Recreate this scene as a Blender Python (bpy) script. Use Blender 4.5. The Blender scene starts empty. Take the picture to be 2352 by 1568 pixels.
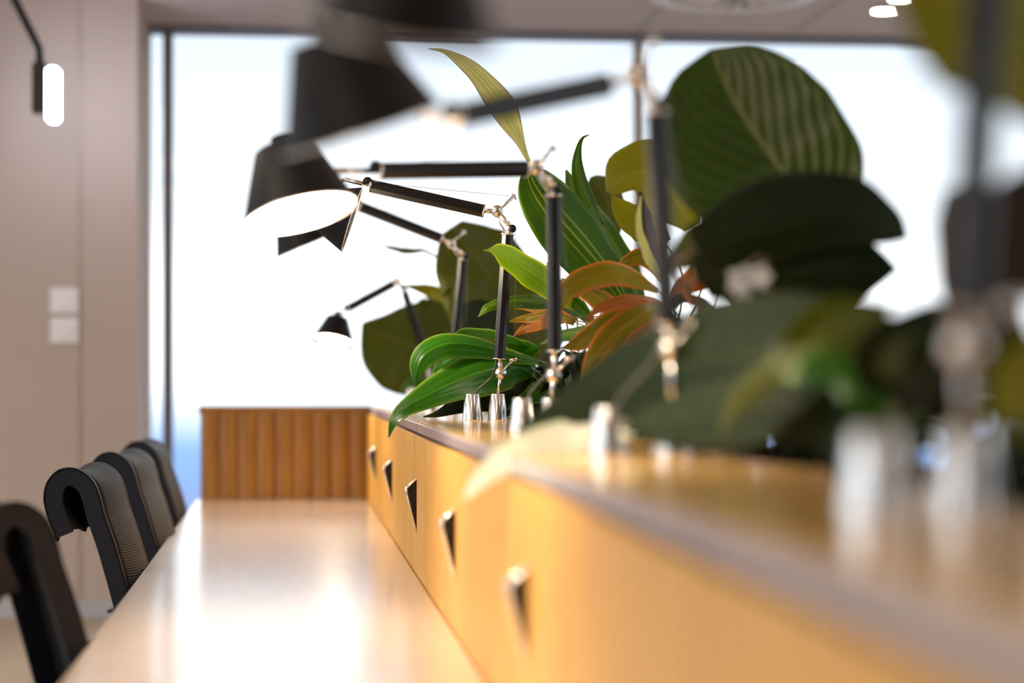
import bpy, bmesh, math, random
from mathutils import Vector, Matrix
random.seed(7)
S = bpy.context.scene
COL = S.collection

# ---------------------------------------------------------------- camera, sky, exposure
H = 1.344            # camera height
F = 5000.0           # focal length in pixels of a 2352 px wide frame
PSI = math.atan(515/5000.0)
cam_d = bpy.data.cameras.new('camera'); cam = bpy.data.objects.new('camera', cam_d); COL.objects.link(cam)
cam.location = (0, 0, H); cam.rotation_euler = (math.pi/2, 0, -PSI)
cam_d.sensor_width = 36; cam_d.lens = F/2352*36; cam_d.shift_y = (866-784)/2352
cam_d.clip_start = 0.05; cam_d.clip_end = 200
cam_d.dof.use_dof = True; cam_d.dof.focus_distance = 6.98; cam_d.dof.aperture_fstop = cam_d.lens/66.0
S.camera = cam
S.view_settings.view_transform = 'Standard'; S.view_settings.look = 'None'
S.view_settings.exposure = 1.92; S.view_settings.gamma = 1; S.view_settings.use_curve_mapping = False

wd = bpy.data.worlds.new('sky'); S.world = wd; wd.use_nodes = True
nt = wd.node_tree; nt.nodes.clear()
tc = nt.nodes.new('ShaderNodeTexCoord'); sp = nt.nodes.new('ShaderNodeSeparateXYZ')
mr = nt.nodes.new('ShaderNodeMapRange'); mr.inputs[1].default_value = -0.2; mr.inputs[2].default_value = 0.8
rp = nt.nodes.new('ShaderNodeValToRGB'); bg = nt.nodes.new('ShaderNodeBackground'); wo = nt.nodes.new('ShaderNodeOutputWorld')
nt.links.new(tc.outputs['Generated'], sp.inputs[0]); nt.links.new(sp.outputs[2], mr.inputs[0])
nt.links.new(mr.outputs[0], rp.inputs[0]); nt.links.new(rp.outputs[0], bg.inputs[0]); nt.links.new(bg.outputs[0], wo.inputs[0])
el = rp.color_ramp.elements
stops = [(0.0, (.10,.10,.11)), (.14, (.10,.14,.24)), (.168, (.10,.18,.35)), (.183, (.28,.33,.42)), (.198, (.50,.53,.56)), (.24, (.58,.60,.62)), (.285, (.33,.355,.38)), (.375, (.235,.275,.33)), (.42, (.5,.55,.6)), (.6, (.9,.9,.9)), (1, (.8,.9,1))]
el[0].position = 0; el[0].color = (*stops[0][1], 1); el[1].position = 1; el[1].color = (*stops[-1][1], 1)
for p, c in stops[1:-1]:
    e = el.new(p); e.color = (*c, 1)
bg.inputs[1].default_value = 1.0
CEIL = H+2.14
def area(name, loc, rot, sx, sy, power, col):
    l = bpy.data.lights.new(name, 'AREA'); l.shape = 'RECTANGLE'; l.size = sx; l.size_y = sy; l.energy = power; l.color = col
    o = bpy.data.objects.new(name, l); COL.objects.link(o); o.location = loc; o.rotation_euler = rot; return o

for i_, (x_, y_) in enumerate(((-1.3, 1.5), (-1.3, 5.0), (-1.3, 8.5), (2.6, 3.0), (2.6, 7.5))):
    area('ceiling_fill_light', (x_, y_, CEIL-.01), (0,0,0), .6, 2.0, 9, (1,.86,.70))  # unseen fill lights added under the ceiling to brighten the room

def W(px, py, D):
    k = (px-1176)/F; v = (866-py)/F
    return Vector((D*(math.sin(PSI)+math.cos(PSI)*k), D*(math.cos(PSI)-math.sin(PSI)*k), H+D*v))
def XY(px, Y):      # world x seen at pixel column px on the plane y = Y
    k = (px-1176)/F
    return Y*(math.sin(PSI)+math.cos(PSI)*k)/(math.cos(PSI)-math.sin(PSI)*k)
RIGHT = Vector((math.cos(PSI), -math.sin(PSI), 0)); FWD = Vector((math.sin(PSI), math.cos(PSI), 0)); UP = Vector((0,0,1))

# ---------------------------------------------------------------- materials
def newmat(name):
    m = bpy.data.materials.new(name); m.use_nodes = True
    return m, m.node_tree, m.node_tree.nodes['Principled BSDF']
def plain(name, col, rough=.5, metal=0, coat=0, bump=0, bscale=200, spec=None):
    m, t, b = newmat(name)
    b.inputs['Base Color'].default_value = (*col, 1); b.inputs['Roughness'].default_value = rough
    b.inputs['Metallic'].default_value = metal; b.inputs['Coat Weight'].default_value = coat; b.inputs['Coat Roughness'].default_value = .1
    if spec is not None: b.inputs['Specular IOR Level'].default_value = spec
    n = t.nodes.new('ShaderNodeTexNoise'); n.inputs['Scale'].default_value = bscale
    c = t.nodes.new('ShaderNodeTexCoord'); t.links.new(c.outputs['Object'], n.inputs[0])
    if bump:
        bp = t.nodes.new('ShaderNodeBump'); bp.inputs['Strength'].default_value = bump; bp.inputs['Distance'].default_value = .002
        t.links.new(n.outputs[0], bp.inputs['Height']); t.links.new(bp.outputs[0], b.inputs['Normal'])
    else:
        r = t.nodes.new('ShaderNodeMapRange'); r.inputs[3].default_value = rough*.85; r.inputs[4].default_value = min(1, rough*1.15)
        t.links.new(n.outputs[0], r.inputs[0]); t.links.new(r.outputs[0], b.inputs['Roughness'])
    return m
def wood(name, c1, c2, rough, scale=(3,3,30), coat=.3, cr=.12):
    m, t, b = newmat(name)
    c = t.nodes.new('ShaderNodeTexCoord'); mp = t.nodes.new('ShaderNodeMapping'); mp.inputs['Scale'].default_value = scale
    n = t.nodes.new('ShaderNodeTexNoise'); n.inputs['Scale'].default_value = 2; n.inputs['Detail'].default_value = 5; n.inputs['Distortion'].default_value = .6
    r = t.nodes.new('ShaderNodeValToRGB'); r.color_ramp.elements[0].position = .3; r.color_ramp.elements[1].position = .7
    r.color_ramp.elements[0].color = (*c1, 1); r.color_ramp.elements[1].color = (*c2, 1)
    t.links.new(c.outputs['Object'], mp.inputs[0]); t.links.new(mp.outputs[0], n.inputs[0]); t.links.new(n.outputs[0], r.inputs[0])
    t.links.new(r.outputs[0], b.inputs['Base Color']); b.inputs['Roughness'].default_value = rough
    b.inputs['Coat Weight'].default_value = coat; b.inputs['Coat Roughness'].default_value = cr; b.inputs['Coat IOR'].default_value = 1.65 if coat == 1 else 1.5
    return m
def emit(name, col, st):
    m, t, b = newmat(name); b.inputs['Base Color'].default_value = (*col, 1)
    b.inputs['Emission Color'].default_value = (*col, 1); b.inputs['Emission Strength'].default_value = st
    return m
def leafmat(name, c, vein, edge, trans, amt=.35, rough=.35, stripes=14, slant=2.5, veinw=.25, longi=False, pw=4.0, litside=False, ep=9.0):
    m, t, b = newmat(name); L = t.links; N = t.nodes
    uv = N.new('ShaderNodeTexCoord'); s = N.new('ShaderNodeSeparateXYZ'); L.new(uv.outputs['UV'], s.inputs[0])
    def math_(op, a, bb=None, cc=None):
        n = N.new('ShaderNodeMath'); n.operation = op
        for i, x in enumerate((a, bb, cc)):
            if x is None: continue
            if isinstance(x, (int, float)): n.inputs[i].default_value = x
            else: L.new(x, n.inputs[i])
        return n.outputs[0]
    au = math_('ABSOLUTE', math_('SUBTRACT', math_('MULTIPLY', s.outputs[0], 2.0), 1.0))
    if longi: ph = math_('MULTIPLY', au, stripes)
    else: ph = math_('ADD', math_('MULTIPLY', s.outputs[1], stripes), math_('MULTIPLY', au, -slant))
    w = math_('POWER', math_('ADD', math_('MULTIPLY', math_('COSINE', math_('MULTIPLY', ph, 6.2832)), .5), .5), pw)
    w = math_('MULTIPLY', w, veinw)
    if longi: w = math_('MULTIPLY', w, math_('LESS_THAN', au, .45))
    if litside: w = math_('MULTIPLY', w, math_('ADD', math_('MULTIPLY', math_('GREATER_THAN', s.outputs[0], .5), .85), .15))  # veins paler on one half, the light on that half painted in
    mid = math_('LESS_THAN', au, .03)
    nz = N.new('ShaderNodeTexNoise'); nz.inputs['Scale'].default_value = 14; L.new(uv.outputs['Object'], nz.inputs[0])
    dark = [x*.6 for x in c]
    def mix(f, a, bb):
        n = N.new('ShaderNodeMix'); n.data_type = 'RGBA'
        if isinstance(f, (int, float)): n.inputs[0].default_value = f
        else: L.new(f, n.inputs[0])
        for i, x in ((6, a), (7, bb)):
            if isinstance(x, (tuple, list)): n.inputs[i].default_value = (*x, 1)
            else: L.new(x, n.inputs[i])
        return n.outputs[2]
    col = mix(nz.outputs[0], dark, c); col = mix(w, col, vein)
    col = mix(math_('MULTIPLY', mid, .8), col, vein)
    ed = math_('POWER', au, ep); col = mix(ed, col, edge)
    L.new(col, b.inputs['Base Color']); b.inputs['Roughness'].default_value = rough; b.inputs['Specular IOR Level'].default_value = .3
    bp = N.new('ShaderNodeBump'); bp.inputs['Strength'].default_value = .5; bp.inputs['Distance'].default_value = .004
    L.new(w, bp.inputs['Height']); L.new(bp.outputs[0], b.inputs['Normal'])
    tr = N.new('ShaderNodeBsdfTranslucent'); L.new(mix(ed, mix(w, trans, vein), edge), tr.inputs[0])
    mx = N.new('ShaderNodeMixShader'); mx.inputs[0].default_value = amt
    out = N['Material Output']; L.new(b.outputs[0], mx.inputs[1]); L.new(tr.outputs[0], mx.inputs[2]); L.new(mx.outputs[0], out.inputs[0])
    return m

M = {}
M['shadedoak'] = wood('shaded oak veneer', (.24,.10,.014), (.34,.155,.024), .42, (14,14,1.2), .1)  # oak darkened in its colour for the shade on the end cabinet
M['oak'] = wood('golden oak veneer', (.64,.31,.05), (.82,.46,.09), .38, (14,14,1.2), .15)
M['deck'] = wood('oak counter veneer', (.72,.38,.09), (.84,.50,.15), .2, (8,1.0,8), .6)
M['desk'] = wood('pale desk laminate', (.70,.56,.43), (.76,.62,.49), .3, (6,.8,6), 1.0, .15)
M['cap'] = plain('grey lacquered edge', (.50,.46,.50), .25, .2, .4)
M['gap'] = plain('shadow gap', (.03,.025,.02), .7)
M['black'] = plain('black anodised metal', (.006,.005,.005), .38, .0, .0, spec=.4)
M['shade'] = plain('black painted shade', (.006,.005,.005), .55, 0, .0, spec=.22)
M['white'] = plain('white reflector', (.9,.88,.84), .5)
M['chrome'] = plain('polished aluminium', (.88,.85,.81), .2, 1)
M['satin'] = plain('satin aluminium', (.80,.75,.69), .26, 1)
M['bulb'] = emit('lit lamp diffuser', (1,.83,.62), 60)
M['bulbw'] = emit('lit cool panel', (.75,.82,1), 15)
M['down'] = emit('lit downlight', (1,.93,.8), 10)
M['cord'] = plain('dark cord', (.03,.025,.02), .4)
M['wire'] = plain('steel wire', (.35,.33,.3), .35, 1)
M['concrete'] = plain('pinkish concrete', (.50,.405,.335), .8, bump=.6, bscale=9)
M['ceil'] = plain('ceiling paint', (.60,.54,.54), .85)
M['bulk'] = plain('grey bulkhead', (.45,.45,.46), .8)
M['frame'] = plain('grey window frame', (.22,.22,.24), .45, .3)
M['framel'] = plain('light window mullion', (.42,.36,.34), .5)
M['floor'] = plain('beige floor', (.40,.31,.22), .7, bump=.3, bscale=60)
M['plastic'] = plain('white switch plastic', (.85,.82,.80), .35)
M['chairf'] = plain('black chair frame', (.007,.008,.013), .5, spec=.25)
M['seat'] = plain('black seat fabric', (.02,.02,.022), .8, bump=.5, bscale=400)
M['soil'] = plain('dark potting soil', (.03,.022,.014), .95, bump=1, bscale=80)
M['bark'] = plain('bark chips', (.30,.19,.09), .8, bump=.8, bscale=60)
M['petal'] = plain('white petal', (.75,.72,.66), .5)
M['stem'] = plain('green stalk', (.16,.22,.04), .5)
M['stemb'] = plain('brown stalk', (.16,.10,.05), .6)
# woven chair mesh: fine ribs from the strip's own coordinates
m, t, b = newmat('black ribbed mesh'); M['mesh'] = m
uv = t.nodes.new('ShaderNodeTexCoord'); wv = t.nodes.new('ShaderNodeTexWave'); wv.wave_type = 'BANDS'; wv.bands_direction = 'Y'
wv.inputs['Scale'].default_value = 60; wv.inputs['Distortion'].default_value = .8
t.links.new(uv.outputs['UV'], wv.inputs[0])
r = t.nodes.new('ShaderNodeValToRGB'); r.color_ramp.elements[0].color = (.002,.002,.003,1); r.color_ramp.elements[1].color = (.014,.011,.009,1)
r.color_ramp.elements[0].position = .45
t.links.new(wv.outputs[0], r.inputs[0]); t.links.new(r.outputs[0], b.inputs['Base Color']); b.inputs['Roughness'].default_value = .55; b.inputs['Specular IOR Level'].default_value = .15
bp = t.nodes.new('ShaderNodeBump'); bp.inputs['Distance'].default_value = .002; bp.inputs['Strength'].default_value = .7
t.links.new(wv.outputs[0], bp.inputs['Height']); t.links.new(bp.outputs[0], b.inputs['Normal'])
# window glass: clear pane with its weak mirror reflection
m = bpy.data.materials.new('window glass'); m.use_nodes = True; M['glass'] = m; t = m.node_tree; t.nodes.clear()
o_ = t.nodes.new('ShaderNodeOutputMaterial'); a = t.nodes.new('ShaderNodeBsdfTransparent'); g = t.nodes.new('ShaderNodeBsdfGlossy'); g.inputs['Roughness'].default_value = .02
a.inputs[0].default_value = (.985,.99,.99,1)
fr = t.nodes.new('ShaderNodeFresnel'); fr.inputs[0].default_value = 1.3; x = t.nodes.new('ShaderNodeMixShader')
t.links.new(fr.outputs[0], x.inputs[0]); t.links.new(a.outputs[0], x.inputs[1]); t.links.new(g.outputs[0], x.inputs[2]); t.links.new(x.outputs[0], o_.inputs[0])

# leaves
M['rubber'] = leafmat('broad dark leaf', (.040,.085,.006), (.22,.24,.08), (.05,.10,.01), (.07,.13,.003), .25, .38, 8, -5.5, .75, pw=2.0, litside=True)
M['pale'] = leafmat('lamp glare leaf', (.85,.84,.70), (.9,.9,.8), (.5,.6,.3), (.7,.7,.4), .3, .3, 2, 0, .3, True)  # green leaf whitened: glare from the lamp is put into its colour
M['rubberd'] = leafmat('deep green leaf', (.008,.020,.001), (.02,.035,.003), (.012,.025,.002), (.07,.12,.002), .28, .7, 9, -5, .35)
M['olive'] = leafmat('olive backlit leaf', (.09,.11,.006), (.16,.15,.03), (.14,.17,.01), (.30,.33,.005), .5, .45, 9, -5, .3)
M['stripe'] = leafmat('striped strap leaf', (.05,.13,.005), (.42,.50,.03), (.12,.25,.015), (.24,.42,.006), .5, .32, 4.2, 0, .7, True)
M['yellowed'] = leafmat('yellow edged leaf', (.14,.24,.005), (.42,.42,.02), (.85,.85,.03), (.36,.52,.004), .55, .32, 3, 0, .5, True)
M['tan'] = leafmat('pale tan strap leaf', (.58,.56,.36), (.50,.62,.08), (.48,.45,.28), (.88,.88,.50), .75, .5, 3, 0, .6, True)
M['fresh'] = leafmat('fresh green leaf', (.030,.15,.004), (.10,.28,.02), (.35,.55,.06), (.13,.42,.004), .45, .25, 2.5, 0, .25, True)
M['croton'] = leafmat('orange edged leaf', (.20,.19,.008), (.55,.26,.04), (.90,.30,.06), (.55,.50,.01), .55, .38, 1.0, 0, .15, True, ep=5.0)
M['red'] = leafmat('rust red leaf', (.34,.14,.02), (.55,.25,.06), (.85,.28,.06), (.75,.34,.02), .5, .4, 1.0, 0, .3, True)
M['ylw'] = leafmat('yellow green leaf', (.28,.26,.01), (.35,.32,.05), (.40,.37,.02), (.50,.50,.01), .55, .4, 8, -5, .25)
M['brownl'] = leafmat('brown leaf', (.040,.026,.014), (.08,.05,.03), (.07,.03,.015), (.07,.04,.02), .15, .6, 8, -5, .3)

# ---------------------------------------------------------------- mesh helpers
def box(bm, x0, x1, y0, y1, z0, z1, mi=0, bev=0):
    vs = [bm.verts.new((x, y, z)) for z in (z0, z1) for y in (y0, y1) for x in (x0, x1)]
    fs = []
    for q in ((0,2,3,1), (4,5,7,6), (0,1,5,4), (2,6,7,3), (0,4,6,2), (1,3,7,5)):
        f = bm.faces.new([vs[i] for i in q]); f.material_index = mi; fs.append(f)
    if bev:
        es = list({e for f in fs for e in f.edges}); bmesh.ops.bevel(bm, geom=es, offset=bev, segments=2, affect='EDGES')
def frame_of(d):
    d = d.normalized(); a = Vector((0,0,1)) if abs(d.z) < .9 else Vector((1,0,0))
    s = d.cross(a).normalized(); return d, s, s.cross(d).normalized()
def tube(bm, pts, r, seg=12, mi=0, caps=True, smooth=True):
    pts = [Vector(p) for p in pts]; rs = r if isinstance(r, (list, tuple)) else [r]*len(pts)
    rings = []; s = None
    for i, p in enumerate(pts):
        d = (pts[min(i+1, len(pts)-1)]-pts[max(i-1, 0)]).normalized()
        if s is None: _, s, u = frame_of(d)
        else:
            s = (s-d*s.dot(d)).normalized()
        u = s.cross(d).normalized()
        rings.append([bm.verts.new(p+(s*math.cos(2*math.pi*(k+.5)/seg)+u*math.sin(2*math.pi*(k+.5)/seg))*rs[i]) for k in range(seg)])
    for a, b in zip(rings, rings[1:]):
        for k in range(seg):
            f = bm.faces.new((a[k], a[(k+1)%seg], b[(k+1)%seg], b[k])); f.smooth = smooth; f.material_index = mi
    if caps:
        for rr in (rings[0], rings[-1][::-1]):
            f = bm.faces.new(rr); f.material_index = mi
def lathe(bm, prof, org, axis, seg=48, mi=0, close=False):
    d, s, u = frame_of(Vector(axis)); org = Vector(org); rings = []
    for r_, h_ in prof:
        if r_ < 1e-6: rings.append([bm.verts.new(org+d*h_)])
        else: rings.append([bm.verts.new(org+d*h_+(s*math.cos(2*math.pi*k/seg)+u*math.sin(2*math.pi*k/seg))*r_) for k in range(seg)])
    prs = list(zip(rings, rings[1:]))
    if close: prs.append((rings[-1], rings[0]))
    for a, b in prs:
        for k in range(seg):
            k2 = (k+1)%seg
            if len(a) == 1 and len(b) == 1: continue
            if len(a) == 1: f = bm.faces.new((a[0], b[k], b[k2]))
            elif len(b) == 1: f = bm.faces.new((a[k], b[0], a[k2]))
            else: f = bm.faces.new((a[k], b[k], b[k2], a[k2]))
            f.smooth = True; f.material_index = mi
def ball(bm, c, r, mi=0, seg=24):
    lathe(bm, [(r*math.sin(math.pi*i/12), -r*math.cos(math.pi*i/12)) for i in range(13)], c, (0,0,1), seg, mi)
def obj(name, bm, mats, parent=None, autosm=False):
    bmesh.ops.recalc_face_normals(bm, faces=bm.faces)
    me = bpy.data.meshes.new(name); bm.to_mesh(me); bm.free()
    for m_ in (mats if isinstance(mats, (list, tuple)) else [mats]): me.materials.append(m_)
    o = bpy.data.objects.new(name, me); COL.objects.link(o)
    if parent is not None: o.parent = parent
    if autosm: me.set_sharp_from_angle(angle=math.radians(35))
    return o
def B(fn, *a, **k):
    bm = bmesh.new(); fn(bm, *a, **k); return bm
def tag(o, label, cat, group=None, kind=None):
    o['label'] = label; o['category'] = cat
    if group: o['group'] = group
    if kind: o['kind'] = kind
def thing(name, label, cat, loc=(0,0,0), group=None):
    o = bpy.data.objects.new(name, None); o.empty_display_size = .05; COL.objects.link(o); o.location = loc
    tag(o, label, cat, group); return o
def adopt(root):    # parts built in world coordinates: bake the thing's own position out of them
    mi = Matrix.Translation(-Vector(root.location))
    def rec(o):
        for c in [c for c in bpy.data.objects if c.parent is o]:
            c.data.transform(mi); rec(c)
    rec(root)
def structure(name, bm, mats):
    o = obj(name, bm, mats); o['kind'] = 'structure'; return o

# ---------------------------------------------------------------- the room
YW = 13.5; XL, XR, YB = -5.0, 7.0, -3.0
structure('floor', B(box, XL, XR, YB, YW+.2, -.1, 0), M['floor'])
bm = bmesh.new(); box(bm, XL, XR, YB, YW+.2, CEIL, CEIL+.1)
structure('ceiling', bm, M['ceil'])
for i, px in enumerate((1452, 1800, 2120)):
    X = XY(px, YW)
    structure('trim_%d' % (i+1), B(box, X-.012, X+.012, 9.0, YW-.14, CEIL-.006, CEIL), M['bulk'])
XC = -.842
bm = bmesh.new(); box(bm, XL, XY(182, 12.4), 12.4, YW+.2, 0, CEIL); box(bm, XY(182, 12.4), XY(188, 12.4), 12.412, YW+.2, 0, CEIL); box(bm, XY(188, 12.4), XC, 12.4, YW+.2, 0, CEIL)
structure('wall_back', bm, M['concrete'])
structure('wall_front', B(box, XL, XR, YB-.1, YB, 0, CEIL), M['concrete'])  # unseen wall behind the camera, added to cut sky light from there
structure('baseboard_back', B(box, XL, XC, 12.385, 12.4, 0, .09), M['bulk'])
structure('trim_4', B(box, XC, XR, YW-.14, YW+.1, CEIL-.03, CEIL), M['frame'])
structure('trim_5', B(box, XC, XR, YW-.06, YW+.1, 0, .06), M['frame'])
mull = [XC+.0, XY(386, YW), XY(1466, YW), XY(1466, YW)+2.92, XR]
for i in range(1, 4):
    hw = (.030, .026, .026)[i-1]
    mo = structure('trim_%d' % (i+5), B(box, mull[i]-hw, mull[i]+hw, YW-.05, YW+.08, .06, CEIL-.03), M['frame'] if i == 1 else M['framel'])
for i in range(4):
    structure('window_%d' % (i+1), B(box, mull[i]+(.03 if i else .001), mull[i+1]-.03, YW+.01, YW+.022, .06, CEIL-.03), M['glass'])
# switch plates on the concrete pier
sw = thing('light_switch', 'white double light switch plate on the concrete wall at left', 'light switch', (XY(148, 12.39), 12.39, H+(866-725)*12.4/F))
for dz in (-.088, .078):
    cx, cz = sw.location.x, sw.location.z
    p = obj('switch_plate', B(box, cx-.078, cx+.078, 12.384, 12.3995, cz+dz-.072, cz+dz+.072, 0, .004), M['plastic'], sw)
    obj('rocker', B(box, cx-.045, cx+.045, 12.376, 12.386, cz+dz-.045, cz+dz+.045, 0, .003), M['plastic'], p)
adopt(sw)
# ceiling diffuser and downlights
c = W(1685, -12, 12.2); c.z = CEIL
cv = thing('ceiling_vent', 'large round swirl vent with dark slots in the ceiling', 'ceiling vent', c)
obj('vent_rim', B(lathe, [(.47,0),(.46,-.02),(.36,-.025),(.355,-.01),(.355,0)], c, (0,0,1)), M['plastic'], cv)
obj('vent_plate', B(lathe, [(0,-.008),(.355,-.008)], c, (0,0,1)), M['frame'], cv)
for k in range(18):
    a = 2*math.pi*k/18; bm = bmesh.new()
    p0 = c+Vector((math.cos(a)*.10, math.sin(a)*.10, -.014)); p1 = c+Vector((math.cos(a+.25)*.34, math.sin(a+.25)*.34, -.014))
    tube(bm, [p0, p1], .014, 6); obj('vent_blade', bm, M['plastic'], cv)
adopt(cv)
for i, (px, py) in enumerate(((2032, 22), (2072, -6))):
    D = 2.14*F/(866-py); c = W(px, py, D); c.z = CEIL
    dl = thing('downlight', ('lit round downlight in the ceiling above the window, further from the top edge', 'lit round downlight half cut by the top edge of the photo')[i], 'ceiling light', c, 'ceiling downlights')
    obj('trim_ring', B(lathe, [(.075,0),(.088,-.004),(.088,-.012),(.07,-.012)], c, (0,0,1)), M['plastic'], dl)
    obj('diffuser', B(lathe, [(0,-.008),(.072,-.008)], c, (0,0,1)), M['down'], dl); adopt(dl)

# ---------------------------------------------------------------- cabinets along the desk
XP = .411; ZT = H-.1386; ZD = H-.614; YE = 11.08
XB = 1.22            # back of the planter cabinets
XD = .775            # where the trough begins
bounds = [.5, 2.1, 3.7, 5.3, 6.88, 8.48, 10.05, YE+.45]
SLAB = .036; GAP = .010
def flutes(bm, a0, a1, z0, z1, face, axis, fw=.0928, dep=.012):
    """ribbed board: convex flutes along one wall; axis 'y' means running along y, looking to -x"""
    n = max(1, round((a1-a0)/fw)); w = (a1-a0)/n; pr = []
    for i in range(n):
        s = a0+i*w
        for q in range(9):
            u = q/8; pr.append((s+.004+(w-.008)*u, dep*(1-(2*u-1)**2)**.5*.9+.002))
        pr.append((s+w, -.004))
    pr = [(a0, -.002)]+pr
    lo, hi = [], []
    for a_, d_ in pr:
        for L_, z in ((lo, z0), (hi, z1)):
            L_.append(bm.verts.new((face-d_, a_, z) if axis == 'y' else (a_, face-d_, z)))
    bk = []
    for z in (z0, z1):
        for a_ in (a0, a1):
            bk.append(bm.verts.new((face+.018, a_, z) if axis == 'y' else (a_, face+.018, z)))
    for i in range(len(pr)-1):
        bm.faces.new((lo[i], lo[i+1], hi[i+1], hi[i]))
    bm.faces.new(lo+[bk[1], bk[0]]); bm.faces.new((hi+[bk[3], bk[2]])[::-1]); bm.faces.new(bk[0:2]+[bk[3], bk[2]])
    bm.faces.new((lo[0], hi[0], bk[2], bk[0])); bm.faces.new((lo[-1], hi[-1], bk[3], bk[1]))
def handle(parent, yc, x):
    zt = H-.318; bm = bmesh.new(); hw = .019
    pr = [(0, 0), (-.033, -.030), (-.031, -.045), (0, -.168)]
    # dark scoop, held between two polished edges
    A = [bm.verts.new((x+p[0]*.86, yc-hw*.8, zt+p[1]*.95-.004)) for p in pr]; C_ = [bm.verts.new((x+p[0]*.86, yc+hw*.8, zt+p[1]*.95-.004)) for p in pr]
    bm.faces.new(A); bm.faces.new(C_[::-1])
    for i in range(4): bm.faces.new((A[i], C_[i], C_[(i+1)%4], A[(i+1)%4]))
    hd = obj('handle', bm, M['black'], parent); hd['label'] = 'black and chrome wedge handle'
    bm = bmesh.new()
    for s in (-hw, hw): tube(bm, [(x+p[0], yc+s, zt+p[1]) for p in pr], .0026, 8)
    box(bm, x-.033, x-.029, yc-hw, yc+hw, zt-.048, zt-.030)
    V = [bm.verts.new(q) for q in ((x,yc-hw,zt+.002),(x,yc+hw,zt+.002),(x-.034,yc+hw,zt-.029),(x-.034,yc-hw,zt-.029))]; bm.faces.new(V)
    obj('handle_rim', bm, M['chrome'], hd)
ords = ['nearest, at the bottom right corner', 'with the nearest visible wedge handle', 'with the second nearest wedge handle', 'with the sharp wedge handle', 'just past the sharp seam', 'second from the far end', 'at the far end']
for i in range(7):
    y0, y1 = bounds[i], bounds[i+1]
    cb = thing('planter_cabinet', 'golden oak fluted cabinet beside the desk, '+ords[i], 'cabinet', ((XP+XB)/2, (y0+y1)/2, 0), 'fluted cabinets along the desk')
    yy1 = min(y1, YE) if i == 6 else y1
    bm = bmesh.new(); box(bm, XP+.02, XD-.01, y0+.002, y1-.002, 0, ZT-SLAB-.001); box(bm, XD-.01, XB, y0+.002, y1-.002, 0, ZT-.16); box(bm, XB-.02, XB, y0+.002, y1-.002, ZT-.16, ZT-SLAB-.001)
    obj('carcass', bm, M['oak'], cb)
    zs = ZT-SLAB-GAP
    fr_ = obj('door', B(flutes, y0+.003, y1-.003, 0.05, zs, XP, 'y'), M['oak'], cb, True)
    obj('shadow_line', B(box, XP+.006, XP+.020, y0+.002, y1-.002, zs, ZT-SLAB-.001), M['gap'], cb)
    if i < 6:
        handle(fr_, y1-.06, XP-.010)
    adopt(cb)
    # worktop slab
    tp = thing('counter_top', 'grey edged oak counter slab on the cabinet '+ords[i], 'counter', ((XP+XD)/2, (y0+y1)/2, ZT-SLAB), 'counter slabs over the fluted cabinets')
    obj('veneer', B(box, XP+.002, XD, y0+.001, y1-.001, ZT-.008, ZT, 0, .0015), M['deck'], tp)
    obj('edge_band', B(box, XP-.004, XD, y0+.001, y1-.001, ZT-SLAB, ZT-.0082, 0, .001), M['cap'], tp)
    adopt(tp)
# soil and chips in the trough
bm = bmesh.new(); n = 120; rows = []
for i in range(n+1):
    rows.append([bm.verts.new((XD+(XB-XD-.02)*j/8, .5+(YE+.43-.5)*i/n, ZT-.035+random.uniform(-.010,.010)+.012*math.sin(j*.8))) for j in range(9)])
for i in range(n):
    for j in range(8):
        f = bm.faces.new((rows[i][j], rows[i+1][j], rows[i+1][j+1], rows[i][j+1])); f.smooth = True
vb = [bm.verts.new((x_, y_, ZT-.158)) for x_, y_ in ((XD,.5),(XD,YE+.43),(XB-.02,YE+.43),(XB-.02,.5))]; bm.faces.new(vb)
so = obj('soil', bm, M['soil']); tag(so, 'dark potting soil filling the trough behind the counter', 'soil', kind='stuff')
bm = bmesh.new()
for i in range(500):
    y_ = random.uniform(2.0, 10.8); x_ = XD+.012+abs(random.gauss(0, .03)); s = random.uniform(.006, .014)
    c = Vector((x_, y_, ZT-.015+random.uniform(-.008, .010)))
    vs = [bm.verts.new(c+Vector((random.uniform(-1,1)*s, random.uniform(-1,1)*s*1.3, random.uniform(-.5,.5)*s))) for _ in range(7)]
    bmesh.ops.convex_hull(bm, input=vs)
ch = obj('bark_chips', bm, M['bark']); tag(ch, 'pale bark chips scattered along the trough edge', 'bark', kind='stuff')

# end cabinet across the desk end
x0, x1 = -.442, XP-.002
ec = thing('end_cabinet', 'fluted oak cabinet with shade put into its colour, across the far end of the desk', 'cabinet', ((x0+x1)/2, YE+.2, 0))
obj('carcass', B(box, x0+.01, x1-.002, YE+.02, YE+.42, 0, ZT-.045), M['shadedoak'], ec)
obj('front_panel', B(flutes, x0+.004, x1-.004, ZD+.002, ZT-.045, YE, 'x', .0928, .014), M['shadedoak'], ec, True)
obj('top_board', B(box, x0-.004, x1-.002, YE-.012, YE+.43, ZT-.0445, ZT-.010, 0, .002), M['shadedoak'], ec)
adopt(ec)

# ---------------------------------------------------------------- desk
xe = -.456
dk = thing('long_desk', 'long pale glossy desk running between the chairs and the fluted cabinets', 'desk', ((xe+XP)/2, 6, 0))
obj('desktop', B(box, xe, XP-.016, 1.0, YE-.016, ZD-.030, ZD, 0, .002), M['desk'], dk)
for y_ in (1.3, 3.7, 6.1, 8.5, 10.9):
    bm = bmesh.new(); box(bm, xe+.08, xe+.13, y_-.03, y_+.03, 0, ZD-.0305); box(bm, XP-.09, XP-.04, y_-.03, y_+.03, 0, ZD-.0305); box(bm, xe+.13, XP-.09, y_-.02, y_+.02, ZD-.09, ZD-.0305)
    obj('leg_frame', bm, M['black'], dk)
adopt(dk)

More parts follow.
